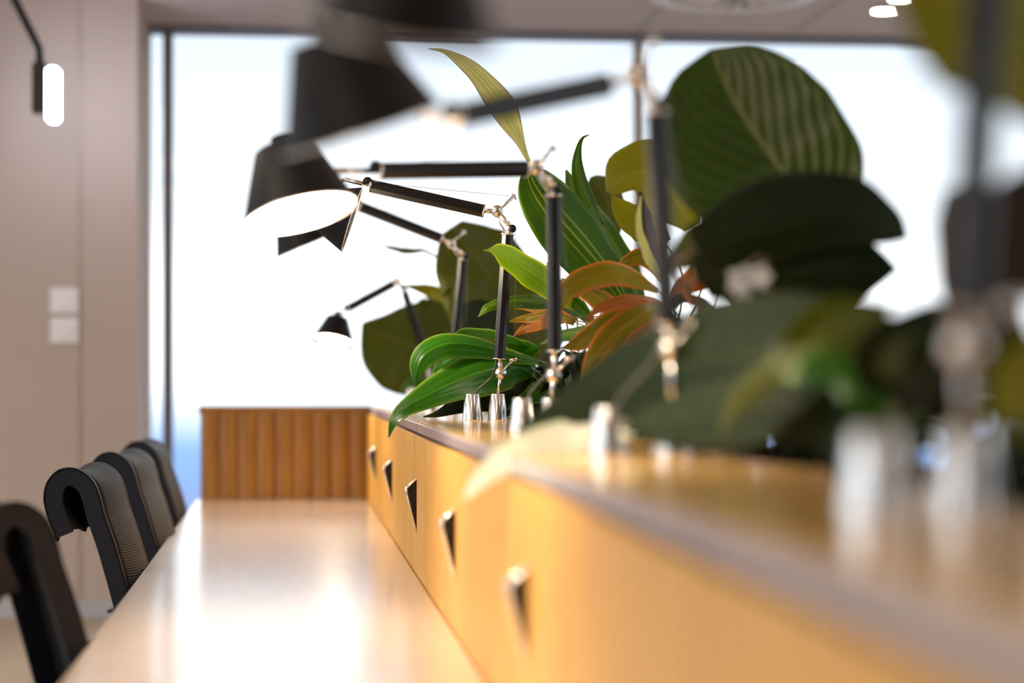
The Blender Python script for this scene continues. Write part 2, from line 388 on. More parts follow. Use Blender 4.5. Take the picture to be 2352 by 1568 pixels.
# ---------------------------------------------------------------- desk lamps
def cup(bm, c, s=1.0):
    lathe(bm, [(0,0),(.0335*s,0),(.0335*s,.002),(.0235*s,.083),(.0225*s,.085),(.020*s,.085),(.019*s,.080),(0,.080)], c, (0,0,1), 48)
def desk_lamp(label, D, cupx, cordx, J, T0, T1, K, E, ST, U0, U1, D1, HD, D2, rim, axis, R, lit=True):
    """all points in the frame of the photograph, D distance from the camera; R shade radius"""
    pb = W(cupx, 900, D); pb.z = ZT; pc = W(cordx, 900, D); pc.z = ZT
    L = thing('desk_lamp', label, 'desk lamp', pb, 'articulated desk lamps on the counter')
    b_ = obj('base_cup', B(cup, pb), M['chrome'], L); b_['label'] = 'polished metal cup'
    J = W(*J, D); T0 = W(*T0, D); T1 = W(*T1, D); K = W(*K, D-.012); E = W(*E, D); ST = W(*ST, D); U0 = W(*U0, D+(D1-D)*.12); U1 = W(*U1, D1); HD = W(*HD, D2)
    obj('stem', B(tube, [pb+Vector((0,0,.08)), J], .0052, 12), M['chrome'], L)
    bm = bmesh.new(); ball(bm, J, .0195); tube(bm, [J, T0], .0075, 10); tube(bm, [J-FWD*.021, J+FWD*.021], .006, 12)
    lj = obj('lower_joint', bm, M['satin'], L)
    bm = bmesh.new(); q = J+RIGHT*.040+UP*.043
    for s in (-.005, .005): tube(bm, [J+FWD*s, q+FWD*s], .0038, 6)
    tube(bm, [q-FWD*.012-RIGHT*.012, q-FWD*.012+RIGHT*.012+UP*.004], .0035, 8); ball(bm, q+RIGHT*.008, .006, seg=10); ball(bm, q-RIGHT*.008-UP*.002, .005, seg=10)
    obj('tension_bracket', bm, M['satin'], lj)
    obj('lower_arm', B(tube, [T0, T1], .0195, 8, smooth=False), M['black'], L)
    obj('arm_collar', B(tube, [T0-(T1-T0).normalized()*.003, T0], .0225, 8), M['satin'], L)
    obj('arm_collar', B(tube, [T1, T1+(T1-T0).normalized()*.006], .0225, 8), M['satin'], L)
    bm = bmesh.new(); tube(bm, [T1, T1+(K-T1)*.7], .011, 10); tube(bm, [K, E], .0078, 10)
    tube(bm, [T1, T1+(E-T1)*.5-RIGHT*.008, E], .0035, 8)
    lathe(bm, [(0,-.012),(.016,-.012),(.019,-.008),(.019,.008),(.016,.012),(0,.012)], E, FWD, 24)
    for s in (-.005, .005): tube(bm, [E+FWD*s, ST+FWD*s], .0042, 6)
    dd = (ST-E).normalized(); pp = dd.cross(FWD).normalized(); tube(bm, [ST-pp*.012, ST+pp*.010], .0035, 8); ball(bm, ST+dd*.004, .005, seg=10)
    tube(bm, [E, U0], .0075, 10)
    ej = obj('elbow_joint', bm, M['satin'], L)
    obj('knob', B(lathe, [(0,-.016),(.010,-.016),(.0125,-.012),(.0125,.010),(0,.010)], K, FWD, 24), M['black'], ej)
    obj('knob', B(lathe, [(0,-.0145),(.003,-.0145),(.003,-.010)], E, FWD, 12), M['gap'], ej)
    obj('upper_arm', B(tube, [U0, U1], .0215, 8, smooth=False), M['black'], L)
    du = (U1-U0).normalized(); obj('arm_collar', B(tube, [U0-du*.006, U0], .0225, 8), M['satin'], L); obj('arm_collar', B(tube, [U1, U1+du*.008], .0225, 8), M['satin'], L)
    kn = U1+du*.010+UP*.010
    bm = bmesh.new(); tube(bm, [q+RIGHT*.008, K+RIGHT*.009], .0007, 5); tube(bm, [ST, kn], .0007, 5); obj('tension_wire', bm, M['wire'], L)
    # head
    ax = (RIGHT*axis[0]-UP*axis[1]-FWD*axis[2]).normalized()      # where the opening faces
    rc = W(*rim, D2); h = 1.19*R; top = rc-ax*h
    hr = bmesh.new(); tube(hr, [U1, HD], .006, 10); tube(hr, [U1+UP*.006, HD+UP*.006], .0025, 8); tube(hr, [HD, HD+(top-HD)*.6, top+ax*.01], .005, 10)
    lathe(hr, [(0,-.010),(.011,-.010),(.011,.010),(0,.010)], kn, FWD, 16)
    hj = obj('head_joint', hr, M['satin'], L)
    obj('knob', B(lathe, [(0,-.014),(.015,-.014),(.015,.014),(0,.014)], kn-FWD*.004, FWD, 20), M['black'], hj)
    bm = bmesh.new()
    lathe(bm, [(0,0),(R*.48,0),(R*.52,.004),(R*.995,h),(R,h+.001),(R*.98,h+.001),(R*.505,.010),(0,.010)], top, ax, 64)
    lathe(bm, [(0,-.03),(R*.19,-.03),(R*.2,-.026),(R*.2,0.0)], top, ax, 32)
    sh = obj('lamp_shade', bm, M['shade'], L); sh['label'] = 'black conical shade'
    obj('shade_lining', B(lathe, [(R*.46,.012),(R*.49,.014),(R*.965,h-.004)], top, ax, 64), M['white'], sh)
    obj('shade_rim', B(lathe, [(R*.975,h),(R*1.01,h),(R*1.01,h+.003),(R*.975,h+.003)], top, ax, 64, close=True), M['satin'], sh)
    obj('lamp_diffuser', B(lathe, [(0,h*.52),(R*.52,h*.50),(R*.60,h*.46),(R*.3,h*.3),(0,h*.28)], top, ax, 40), M['bulb' if lit else 'plastic'], sh)
    # cord into its own cup
    if True:
        a0 = T0-RIGHT*.010; a3 = pc+Vector((.008,0,.075)); pts = []
        for i in range(13):
            t_ = i/12; p = a0*(1-t_)**3+(a0-UP*.09-RIGHT*.0)*3*t_*(1-t_)**2+(a3+UP*.06+RIGHT*.02)*3*t_*t_*(1-t_)+a3*t_**3; pts.append(p)
        obj('power_cord', B(tube, pts, .0032, 8), M['cord'], L)
    adopt(L)
    return pc
def cordcup(pc, label):
    c_ = thing('cable_cup', label, 'cable cup', pc, 'polished cable cups on the counter')
    obj('cup_body', B(cup, pc), M['chrome'], c_)
    obj('grommet', B(lathe, [(0,.0795),(.014,.0795),(.014,.084),(.0,.084)], pc, (0,0,1), 20), M['cord'], c_); adopt(c_)

pc = desk_lamp('nearest desk lamp, heavily blurred, its pole crossing the right side of the photo', 2.18, 2220, 2012, (2215,800), (2222,712), (2275,-150), (2300,-190), (2205,-260), (2290,-400), (2120,-290), (1250,-330), 2.2, (1120,-250), 2.2, (925,72), (-.15,.95,-.26), .098, lit=False)
cordcup(pc, 'blurred polished cup at right holding the nearest lamp cord')
pc = desk_lamp('blurred black desk lamp whose big dark shade hangs at top centre', 3.86, 1545, 1398, (1540,800), (1533,745), (1507,262), (1515,238), (1465,172), (1500,92), (1385,196), (1045,268), 3.55, (985,278), 3.45, (832,296), (.31,.94,-.17), .131)
cordcup(pc, 'blurred polished cup half hidden by the glare painted leaf, holding a lamp cord')
pc = desk_lamp('slightly blurred desk lamp with level upper arm and bright white opening', 5.58, 1266, 1200, (1272,862), (1274,805), (1272,452), (1280,436), (1232,384), (1270,340), (1205,388), (872,393), 5.35, (762,393), 5.25, (690,490), (.25,.95,.20), .142)
cordcup(pc, 'slightly blurred polished cup with a grey cord, right of the two sharp cups')
pc = desk_lamp('sharp black desk lamp in the middle, its shade turned towards the cabinets', 7.0, 1143, 1085, (1150,857), (1147,823), (1166,540), (1177,525), (1142,485), (1180,451), (1108,484), (852,427), 6.95, (790,412), 6.95, (808,504), (.95,.31,-.03), .108)
cordcup(pc, 'sharp polished cup with a thin black cord, left of the middle lamp base')
pc = desk_lamp('blurred desk lamp behind the sharp one, its upper arm sloping to a dark shade', 8.83, 1042, 992, (1040,862), (1042,815), (1063,598), (1070,590), (1036,560), (1066,533), (1012,547), (828,475), 8.75, (770,458), 8.75, (700,562), (.38,.9,-.09), .120)
cordcup(pc, 'blurred polished cup behind the drooping leaf, in front of the far lamp')
pc = desk_lamp('farthest small desk lamp with upper arm sloping down to the left', 10.46, 985, 946, (985,882), (984,842), (930,672), (928,662), (912,645), (908,622), (903,652), (800,708), 10.4, (778,722), 10.4, (765,785), (-.15,.95,.32), .104)
cordcup(pc, 'farthest polished cable cup near the counter end')

# lamp on the concrete wall side, hung from the ceiling
a0 = W(2, -60, 11.5); a0.z = CEIL; a1 = W(90, 112, 11.5); a2 = W(92, 150, 11.5)
wl = thing('hanging_lamp', 'black arm lamp hung from the ceiling at top left, glowing white on one side', 'lamp', a0)
obj('lamp_arm', B(tube, [a0, a1, a2], .022, 8, smooth=False), M['black'], wl)
obj('ceiling_mount', B(lathe, [(0,-.03),(.045,-.03),(.05,0),(0,0)], a0, (0,0,1), 32), M['black'], wl)
hc = W(92, 203, 11.5); bm = bmesh.new(); box(bm, hc.x-.036, hc.x+.038, hc.y-.06, hc.y+.06, hc.z-.135, hc.z+.130, 0, .004)
hh = obj('lamp_head', bm, M['black'], wl)
bm = bmesh.new(); box(bm, hc.x+.0385, hc.x+.100, hc.y-.056, hc.y+.056, hc.z-.175, hc.z+.105, 0, .012)
obj('lamp_diffuser', bm, M['bulbw'], hh)
adopt(wl)

# ---------------------------------------------------------------- chairs
def make_chair(label, x, y, rz, D=None):
    """origin on the floor below the seat centre; faces local +x"""
    T = thing('office_chair', label, 'chair', (x, y, 0), 'black mesh chairs along the desk'); T.rotation_euler.z = rz
    W2 = .215; ztop = 1.062
    # side profile of the wrapped back, from the front lower end over the top and down behind
    P = [(.070,.52),(.042,.62),(.015,.72),(-.017,.83),(-.048,.92),(-.062,.975),(-.083,1.022),(-.118,1.052),(-.155,ztop),(-.192,1.052),(-.222,1.018),(-.232,.972),(-.224,.925),(-.208,.88),(-.194,.845)]
    pts = []
    n = len(P)
    for i in range(n-1):
        p0 = P[max(i-1,0)]; p1 = P[i]; p2 = P[i+1]; p3 = P[min(i+2,n-1)]
        for k in range(6):
            t_ = k/6; pts.append(tuple(.5*((2*b)+(-a_+c_)*t_+(2*a_-5*b+4*c_-d_)*t_*t_+(-a_+3*b-3*c_+d_)*t_**3) for a_, b, c_, d_ in zip(p0, p1, p2, p3)))
    pts.append(P[-1])
    bm = bmesh.new(); uvl = bm.loops.layers.uv.new('UVMap'); grid = []; NW = 12
    for i, (a_, z) in enumerate(pts):
        row = []
        for j in range(NW+1):
            v = j/NW*2-1; sag = .018*(1-v*v); wq = W2-.03*max(0, 1-abs(i/len(pts)-.5)*4)*.4
            # sag towards the inside of the loop
            i0 = pts[max(i-1,0)]; i1 = pts[min(i+1,len(pts)-1)]; dx, dz = i1[0]-i0[0], i1[1]-i0[1]; l_ = math.hypot(dx, dz)
            row.append(bm.verts.new((a_-dz/l_*-sag*-1*-1, v*(wq-.006), z+dx/l_*sag)))
        grid.append(row)
    for i in range(len(grid)-1):
        for j in range(NW):
            f = bm.faces.new((grid[i][j], grid[i][j+1], grid[i+1][j+1], grid[i+1][j])); f.smooth = True
            for lp, (u, v) in zip(f.loops, ((j,i),(j+1,i),(j+1,i+1),(j,i+1))): lp[uvl].uv = (u/NW, v/len(grid))
    me = obj('back_mesh', bm, M['mesh'], T); s_ = me.modifiers.new('thickness', 'SOLIDIFY'); s_.thickness = .004; s_.offset = 0
    for s in (-1, 1):
        bm = bmesh.new()
        # side frame: flat section about 36 mm deep, 16 mm wide
        rings = []
        for i, (a_, z) in enumerate(pts):
            i0 = pts[max(i-1,0)]; i1 = pts[min(i+1,len(pts)-1)]; dx, dz = i1[0]-i0[0], i1[1]-i0[1]; l_ = math.hypot(dx, dz); nx, nz = dz/l_, -dx/l_
            dpt = .054; yw = W2*s
            rings.append([bm.verts.new(q) for q in ((a_+nx*.003, yw-.010, z+nz*.003), (a_+nx*.003, yw+.010, z+nz*.003), (a_-nx*dpt, yw+.008, z-nz*dpt), (a_-nx*dpt, yw-.008, z-nz*dpt))])
        for r0, r1 in zip(rings, rings[1:]):
            for k in range(4): bm.faces.new((r0[k], r0[(k+1)%4], r1[(k+1)%4], r1[k]))
        bm.faces.new(rings[0]); bm.faces.new(rings[-1][::-1])
        # stitched bead along the outer edge
        fo = obj('side_frame', bm, M['chairf'], T)
        bd = bmesh.new()
        tube(bd, [(p[0], (W2+.0105)*s, p[1]) for p in pts[::1]], .0028, 6)
        obj('piping', bd, M['mesh'], fo)
    obj('seat', B(box, -.17, .30, -.235, .235, .43, .50, 0, .03), M['seat'], T)
    for s in (-1, 1):
        obj('front_bracket', B(tube, [(.055, s*.20, .54), (.02, s*.19, .48), (.0, s*.12, .43)], .018, 10), M['chairf'], T)
        obj('end_cap', B(tube, [(-.196, s*W2, .850), (-.200, s*W2, .838)], .012, 8), M['chairf'], T)
    obj('lever', B(tube, [(-.02,-.10,.42), (-.02,-.27,.42)], .007, 8), M['chairf'], T)
    obj('gas_post', B(lathe, [(0,.09),(.03,.09),(.03,.25),(.018,.25),(.018,.40),(.06,.40),(.06,.43),(0,.43)], (0.05,0,0), (0,0,1), 24), M['black'], T)
    for k in range(5):
        a = k*2*math.pi/5+.3; c_, s_ = math.cos(a), math.sin(a)
        lg = obj('foot', B(tube, [(.05+c_*.02, s_*.02, .11), (.05+c_*.30, s_*.30, .075)], [.026, .016], 10), M['black'], T)
        bm = bmesh.new(); cx, cy = .05+c_*.30, s_*.30
        lathe(bm, [(0,-.012),(.030,-.012),(.031,0),(.030,.012),(0,.012)], (cx, cy, .031), (-s_, c_, 0), 20); tube(bm, [(cx,cy,.03),(cx,cy,.085)], .008, 8)
        obj('caster', bm, M['black'], lg)
    return T
for px, D, rz, lb in ((-18, 5.15, 20, 'nearest black mesh chair, blurred and cut by the left edge'), (190, 6.95, -6, 'sharp black chair with visible ribbed back, second from the left edge'),
                      (278, 8.35, -7, 'black mesh chair third along, tucked close behind the sharp one'), (331, 9.75, -3, 'farthest black chair, blurred, beside the window')):
    p = W(px, 1100, D)
    make_chair(lb, p.x+.155, p.y, math.radians(rz))

# ---------------------------------------------------------------- plants
def catmull(P, n):
    out = []; m_ = len(P)-1
    for i in range(n+1):
        t_ = i/n*m_; k = min(int(t_), m_-1); u = t_-k
        p0, p1, p2, p3 = P[max(k-1,0)], P[k], P[k+1], P[min(k+2,m_)]
        out.append(tuple(.5*((2*b)+(-a_+c_)*u+(2*a_-5*b+4*c_-d_)*u*u+(-a_+3*b-3*c_+d_)*u**3) for a_, b, c_, d_ in zip(p0, p1, p2, p3)))
    return out
def blade(bm, mid3, wl_, wr_, roll, fold, wave, side0=None, NA=28, NU=10, ph=0):
    """leaf surface over a midrib given in world space; wl_, wr_ half widths in metres"""
    uvl = bm.loops.layers.uv.verify()
    mid = [Vector(q) for q in catmull([tuple(v) for v in mid3], NA)]
    WL = [q[0] for q in catmull([(w,) for w in wl_], NA)]; WR = [q[0] for q in catmull([(w,) for w in wr_], NA)]
    grid = []
    for i, p in enumerate(mid):
        T = (mid[min(i+1,NA)]-mid[max(i-1,0)]).normalized()
        if side0 is None: V = (p-Vector((0,0,H))).normalized(); s = T.cross(V).normalized()
        else: s = (side0-T*side0.dot(T)).normalized()
        nrm = s.cross(T).normalized(); r_ = roll if not isinstance(roll, (list, tuple)) else roll[0]+(roll[1]-roll[0])*i/NA
        s2 = s*math.cos(r_)+nrm*math.sin(r_); n2 = nrm*math.cos(r_)-s*math.sin(r_)
        row = []
        for j in range(NU+1):
            u = j/NU*2-1; w = max(WL[i] if u < 0 else WR[i], .0004)
            c_ = math.cos(fold*abs(u)); q = p+s2*(u*w*c_)+n2*(abs(u)*w*math.sin(fold)*(1-.35*abs(u))+wave*w*abs(u)*abs(u)*math.sin(i*.9+ph+(1.3 if u > 0 else 0)))
            row.append(bm.verts.new(q))
        grid.append(row)
    for i in range(NA):
        for j in range(NU):
            f = bm.faces.new((grid[i][j], grid[i][j+1], grid[i+1][j+1], grid[i+1][j])); f.smooth = True
            for lp, (a_, b_) in zip(f.loops, ((j,i),(j+1,i),(j+1,i+1),(j,i+1))): lp[uvl].uv = (a_/NU, b_/NA)
    return mid
def leaf(plant, mat, mid, wl_, wr_=None, roll=.25, fold=.25, wave=.06, root=None, stemmat='stem', sr=.003, label=None, th=.0008):
    """mid: (px, py, D) from tip to base; widths in photo pixels"""
    if wr_ is None: wr_ = wl_
    sc = {'fresh': 1.75, 'croton': 1.75, 'red': 1.7, 'yellowed': 1.2, 'tan': 1.05}.get(mat, 1.12)
    wl_ = [w*sc for w in wl_]; wr_ = [w*sc for w in wr_]
    n = len(mid); d0, d1 = mid[0][2], mid[-1][2]
    m3 = [W(*q) for q in mid]
    def conv(ws): return [w*(d0+(d1-d0)*i/(len(ws)-1))/F for i, w in enumerate(ws)]
    bm = bmesh.new(); c = blade(bm, m3, conv(wl_), conv(wr_), roll, fold, wave, ph=random.uniform(0, 6))
    bmesh.ops.recalc_face_normals(bm, faces=bm.faces)
    me = bpy.data.meshes.new('leaf'); bm.to_mesh(me); bm.free(); me.materials.append(M[mat])
    o = bpy.data.objects.new('leaf', me); COL.objects.link(o); o.parent = plant
    s_ = o.modifiers.new('thickness', 'SOLIDIFY'); s_.thickness = th; s_.offset = 0
    if label: o['label'] = label
    rt = Vector(root) if root is not None else Vector(plant.location)
    b = c[-1]; T = (c[-1]-c[-2]).normalized(); L_ = (rt-b).length
    pts = []
    for i in range(11):
        t_ = i/10; pts.append(b*(1-t_)**3+(b+T*L_*.3)*3*t_*(1-t_)**2+(rt+Vector((0,0,L_*.35)))*3*t_*t_*(1-t_)+rt*t_**3)
    obj('stalk', B(tube, pts, [sr*.7+sr*.6*i/10 for i in range(11)], 8), M[stemmat], o)
    return o
def root_at(px, D, x=None):
    p = W(px, 900, D); p.z = ZT-.03; p.x = min(max(p.x, XD+.06), XB-.08); return p
def plant(name, label, px, D, cat='plant'):
    return thing(name, label, cat, root_at(px, D))
def stems_done(p): adopt(p)

# corn plant in the middle
P = plant('strap_leaf_plant', 'tall plant with long striped strap leaves rising behind the sharp lamp', 1330, 7.5)
leaf(P, 'tan', [(984,112,7.05),(1020,118,7.08),(1062,140,7.1),(1110,182,7.1),(1155,240,7.12),(1192,310,7.15),(1216,372,7.2),(1260,440,7.3)], [1,4,13,22,30,32,13,4,5], [1,5,12,20,28,28,9,4,5], .35, .3, .16, label='pale tan leaf')
leaf(P, 'stripe', [(1353,310,7.3),(1338,318,7.3),(1329,345,7.3),(1328,390,7.32),(1345,450,7.35),(1380,520,7.4)], [1,3,6,11,17,20,12], None, .4, .35, .05)
leaf(P, 'stripe', [(1208,375,7.15),(1232,430,7.18),(1285,500,7.2),(1350,575,7.3),(1410,650,7.4),(1450,720,7.45)], [2,38,60,66,60,48,20], [2,44,62,66,55,40,20], .30, .22, .05, label='broad leaf with pale lengthwise stripes')
leaf(P, 'stripe', [(1300,390,7.5),(1330,450,7.5),(1390,540,7.5),(1440,630,7.5),(1470,720,7.5)], [2,26,36,38,20], None, .5, .3, .06)
leaf(P, 'yellowed', [(1110,575,6.72),(1132,574,6.75),(1165,590,6.8),(1215,622,6.88),(1270,660,6.95),(1330,705,7.15)], [1,5,18,27,30,26,8], [1,4,24,32,36,28,8], .45, .42, .10, label='yellow edged pointed leaf')
leaf(P, 'stripe', [(1098,728,7.12),(1120,706,7.12),(1160,695,7.15),(1220,690,7.2),(1290,700,7.3),(1350,730,7.4)], [1,12,16,18,18,8], [1,14,20,22,18,8], .7, .4, .12)
leaf(P, 'stripe', [(1362,745,7.0),(1340,715,7.05),(1310,690,7.1),(1270,650,7.15),(1262,600,7.2)], [1,10,14,14,8], None, .5, .3, .1)
leaf(P, 'olive', [(1350,420,8.2),(1385,440,8.2),(1400,500,8.2),(1390,570,8.2)], [14,38,36,12], None, .3, .2, .15)
leaf(P, 'stripe', [(1180,600,7.9),(1230,640,7.9),(1300,680,7.8),(1360,740,7.6)], [2,22,26,10], None, .3, .3, .1)
stems_done(P)
# glossy green plant spilling by the cups
P = plant('peace_lily', 'glossy bright green plant whose long leaf droops over the counter edge', 1255, 7.4)
leaf(P, 'fresh', [(957,886,7.1),(957,850,7.1),(978,812,7.12),(1030,788,7.15),(1100,793,7.2),(1170,812,7.25),(1245,830,7.3)], [1,10,18,22,22,18,14,6], [1,10,20,24,22,18,14,6], [.2,.9], .5, .03, label='bright arching leaf')
leaf(P, 'fresh', [(1002,888,7.28),(1006,855,7.28),(1040,822,7.28),(1100,812,7.3),(1170,825,7.3),(1230,850,7.35)], [1,10,16,20,22,8], None, [.3,1.0], .4, .03)
leaf(P, 'fresh', [(893,1004,6.86),(902,972,6.88),(930,938,6.92),(985,905,6.98),(1055,872,7.1),(1125,848,7.18),(1185,842,7.25),(1222,860,7.3)], [1,7,13,19,27,34,34,24,6], [1,7,14,20,27,34,36,24,6], [.9,.25], .28, .03, label='long leaf drooping over the edge')
leaf(P, 'rubberd', [(972,957,7.2),(1010,945,7.2),(1070,918,7.25),(1140,905,7.3),(1220,895,7.4),(1290,880,7.45)], [1,12,28,36,30,12], [1,6,22,34,34,12], .35, .25, .06)
leaf(P, 'fresh', [(1215,800,7.4),(1180,790,7.4),(1120,778,7.45),(1060,772,7.5),(1030,800,7.5)], [2,14,18,12,4], None, 1.0, .3, .05)
leaf(P, 'fresh', [(1165,940,7.25),(1210,915,7.3),(1260,890,7.35),(1330,870,7.4)], [1,12,20,8], None, .6, .2, .05)
leaf(P, 'rubberd', [(1130,955,7.32),(1190,925,7.35),(1260,915,7.4),(1330,910,7.4)], [2,30,38,20], None, .3, .2, .05)
leaf(P, 'fresh', [(1240,800,7.45),(1200,812,7.45),(1190,850,7.45),(1215,890,7.4)], [1,22,26,6], None, .3, .3, .05)
stems_done(P)
# orange edged plant
P = plant('croton', 'bushy plant with orange edged olive leaves right of the third lamp pole', 1530, 6.2)
cr = [([(1288,712,6.1),(1305,665,6.1),(1360,632,6.15),(1430,628,6.2),(1510,668,6.25)], [1,16,20,18,4], 'croton'),
      ([(1345,738,6.0),(1375,708,6.05),(1430,690,6.1),(1490,690,6.15),(1535,710,6.2)], [1,9,13,11,4], 'red'),
      ([(1332,872,6.0),(1370,815,6.0),(1420,760,6.05),(1480,718,6.1),(1535,700,6.2)], [1,16,22,18,5], 'croton'),
      ([(1290,800,6.2),(1330,785,6.2),(1390,745,6.2),(1460,712,6.2),(1525,705,6.2)], [1,13,20,15,5], 'croton'),
      ([(1345,862,5.9),(1385,835,5.95),(1430,790,6.0),(1480,745,6.1),(1530,722,6.2)], [1,11,16,14,5], 'croton'),
      ([(1455,850,5.9),(1450,815,5.95),(1470,775,6.0),(1510,740,6.1)], [1,14,16,6], 'red'),
      ([(1180,770,7.3),(1215,748,7.3),(1255,735,7.2),(1310,730,7.1)], [1,10,12,5], 'red'),
      ([(1170,738,7.3),(1215,728,7.3),(1265,722,7.2),(1320,735,7.0)], [1,9,12,5], 'croton'),
      ([(1165,705,7.4),(1210,700,7.4),(1260,712,7.3),(1320,740,7.0)], [1,8,10,5], 'croton'),
      ([(1400,640,6.5),(1440,600,6.5),(1480,590,6.5),(1520,640,6.4)], [1,10,14,5], 'croton'),
      ([(1290,640,6.6),(1340,660,6.6),(1390,690,6.5),(1450,720,6.4)], [1,14,20,8], 'croton'),
      ([(1700,715,5.6),(1675,665,5.7),(1630,635,5.8),(1575,660,5.9),(1545,710,6.0)], [1,14,20,16,5], 'red'),
      ([(1585,700,5.6),(1580,660,5.7),(1600,625,5.8),(1640,640,5.9)], [1,9,12,5], 'red'),
      ([(1660,730,5.5),(1620,700,5.7),(1570,690,5.9),(1540,710,6.0)], [1,14,18,5], 'brownl'),
      ([(1560,800,5.6),(1545,770,5.8),(1530,740,6.0)], [2,14,5], 'red'),
      ([(1240,790,6.9),(1290,770,6.8),(1350,760,6.6),(1420,750,6.4)], [1,14,16,6], 'stripe'),
      ([(1420,900,6.2),(1440,850,6.2),(1480,800,6.2),(1530,760,6.2)], [2,26,30,10], 'croton'),
      ([(1350,900,6.4),(1400,860,6.4),(1460,810,6.4),(1530,770,6.3)], [2,26,34,10], 'rubberd'),
      ([(1300,890,6.7),(1340,840,6.7),(1400,800,6.6),(1480,770,6.5)], [2,26,34,10], 'rubberd')]
for i, (m_, w_, k_) in enumerate(cr): leaf(P, k_, m_, w_, None, .5+.3*math.sin(i*2.1), .35, .08, stemmat='stemb', sr=.0025)
stems_done(P)
# yellow leaved plant behind the second lamp pole
P = plant('rubber_plant', 'plant with yellowish rounded leaves behind the second lamp pole', 1510, 6.9)
leaf(P, 'ylw', [(1400,445,6.3),(1440,400,6.3),(1495,400,6.3),(1545,450,6.3),(1590,520,6.3)], [10,45,58,60,20], [10,60,80,70,20], .35, .25, .1)
leaf(P, 'ylw', [(1405,450,6.5),(1440,490,6.5),(1490,520,6.5),(1530,560,6.5)], [3,30,40,16], None, .3, .3, .1)
leaf(P, 'brownl', [(1470,440,6.0),(1480,500,6.0),(1490,560,6.0),(1520,640,6.0)], [3,18,22,10], None, .5, .3, .15)
leaf(P, 'tan', [(1472,450,5.95),(1468,520,5.95),(1490,590,5.95),(1520,650,5.95)], [2,9,12,6], None, .5, .3, .15)
stems_done(P)
# big broad leaf plant
P = plant('broad_leaf_plant', 'large plant with a huge veined oval leaf in front of the window', 1850, 4.75)
leaf(P, 'rubber', [(1632,112,5.0),(1655,165,5.0),(1690,235,5.0),(1735,305,5.0),(1785,375,5.0),(1835,445,4.95),(1890,535,4.9)], [2,82,124,154,175,192,203,208,206,200,190,170,130,80], [2,85,122,148,166,178,186,190,190,185,172,150,110,60], .28, .20, .025, stemmat='stemb', sr=.006, label='huge oval leaf with pale veins')
leaf(P, 'rubberd', [(2085,545,4.1),(2040,520,4.15),(1950,500,4.2),(1830,510,4.25),(1720,540,4.3),(1600,575,4.35)], [4,50,95,110,100,50], [4,40,75,95,95,50], .45, .25, .03, stemmat='stemb', sr=.006, label='dark leaf below the oval one')
leaf(P, 'rubberd', [(2062,618,4.3),(1980,622,4.3),(1850,620,4.35),(1740,620,4.4),(1600,640,4.5)], [4,75,100,100,60], None, .5, .3, .05, stemmat='stemb', sr=.006)
leaf(P, 'olive', [(1540,620,4.5),(1590,580,4.5),(1660,570,4.6),(1740,600,4.7)], [4,45,70,30], None, .3, .3, .05, stemmat='stemb', sr=.005)
stems_done(P)
# foreground plant with the long drooping leaf
P = plant('philodendron', 'foreground plant whose big dark leaf reaches down over the counter', 2040, 3.1)
leaf(P, 'rubberd', [(1190,990,4.15),(1300,930,4.1),(1430,870,4.0),(1600,830,3.8),(1800,810,3.5),(2000,810,3.3)], [3,40,75,105,120,110,50], [3,30,60,110,140,130,50], .30, .2, .03, sr=.005, label='very long dark leaf')
leaf(P, 'pale', [(1062,1152,4.0),(1115,1090,4.02),(1200,1035,4.05),(1310,1000,4.08),(1430,980,4.0),(1560,970,3.8)], [1,26,44,48,36,10], [1,26,44,48,34,10], [.5,.7], .12, .02, sr=.005, label='leaf tip with lamp glare painted in its colour')
leaf(P, 'rubberd', [(1420,980,3.75),(1500,970,3.7),(1620,955,3.6),(1760,930,3.45),(1900,880,3.3)], [3,45,75,80,30], None, .35, .2, .04, sr=.005)
leaf(P, 'olive', [(1655,1000,3.4),(1690,930,3.4),(1760,860,3.35),(1850,810,3.3),(1960,790,3.2)], [3,26,34,30,10], None, .5, .3, .04, sr=.004)
leaf(P, 'fresh', [(2010,990,3.0),(1960,930,3.0),(1930,860,3.05),(1960,790,3.1)], [4,70,80,20], None, .3, .2, .05, sr=.004)
leaf(P, 'olive', [(2150,900,2.9),(2090,830,2.9),(2000,780,2.95),(1900,770,3.0)], [4,50,70,30], None, .4, .2, .05, sr=.004)
leaf(P, 'rubberd', [(2150,690,2.9),(2130,760,2.9),(2080,850,2.95),(2040,930,3.0)], [10,90,120,50], None, .35, .2, .05, sr=.004)
leaf(P, 'rubberd', [(2330,700,2.7),(2280,770,2.75),(2200,860,2.8),(2120,950,2.9)], [10,90,120,50], None, .35, .2, .05, sr=.004)
leaf(P, 'olive', [(2050,700,3.2),(2000,720,3.2),(1900,740,3.2),(1800,780,3.2)], [4,30,50,20], None, .35, .2, .05, sr=.004)
leaf(P, 'rubberd', [(1980,1030,2.9),(1900,980,3.0),(1830,930,3.0),(1820,870,3.1)], [4,60,70,20], None, .3, .2, .05, sr=.004)
stems_done(P)
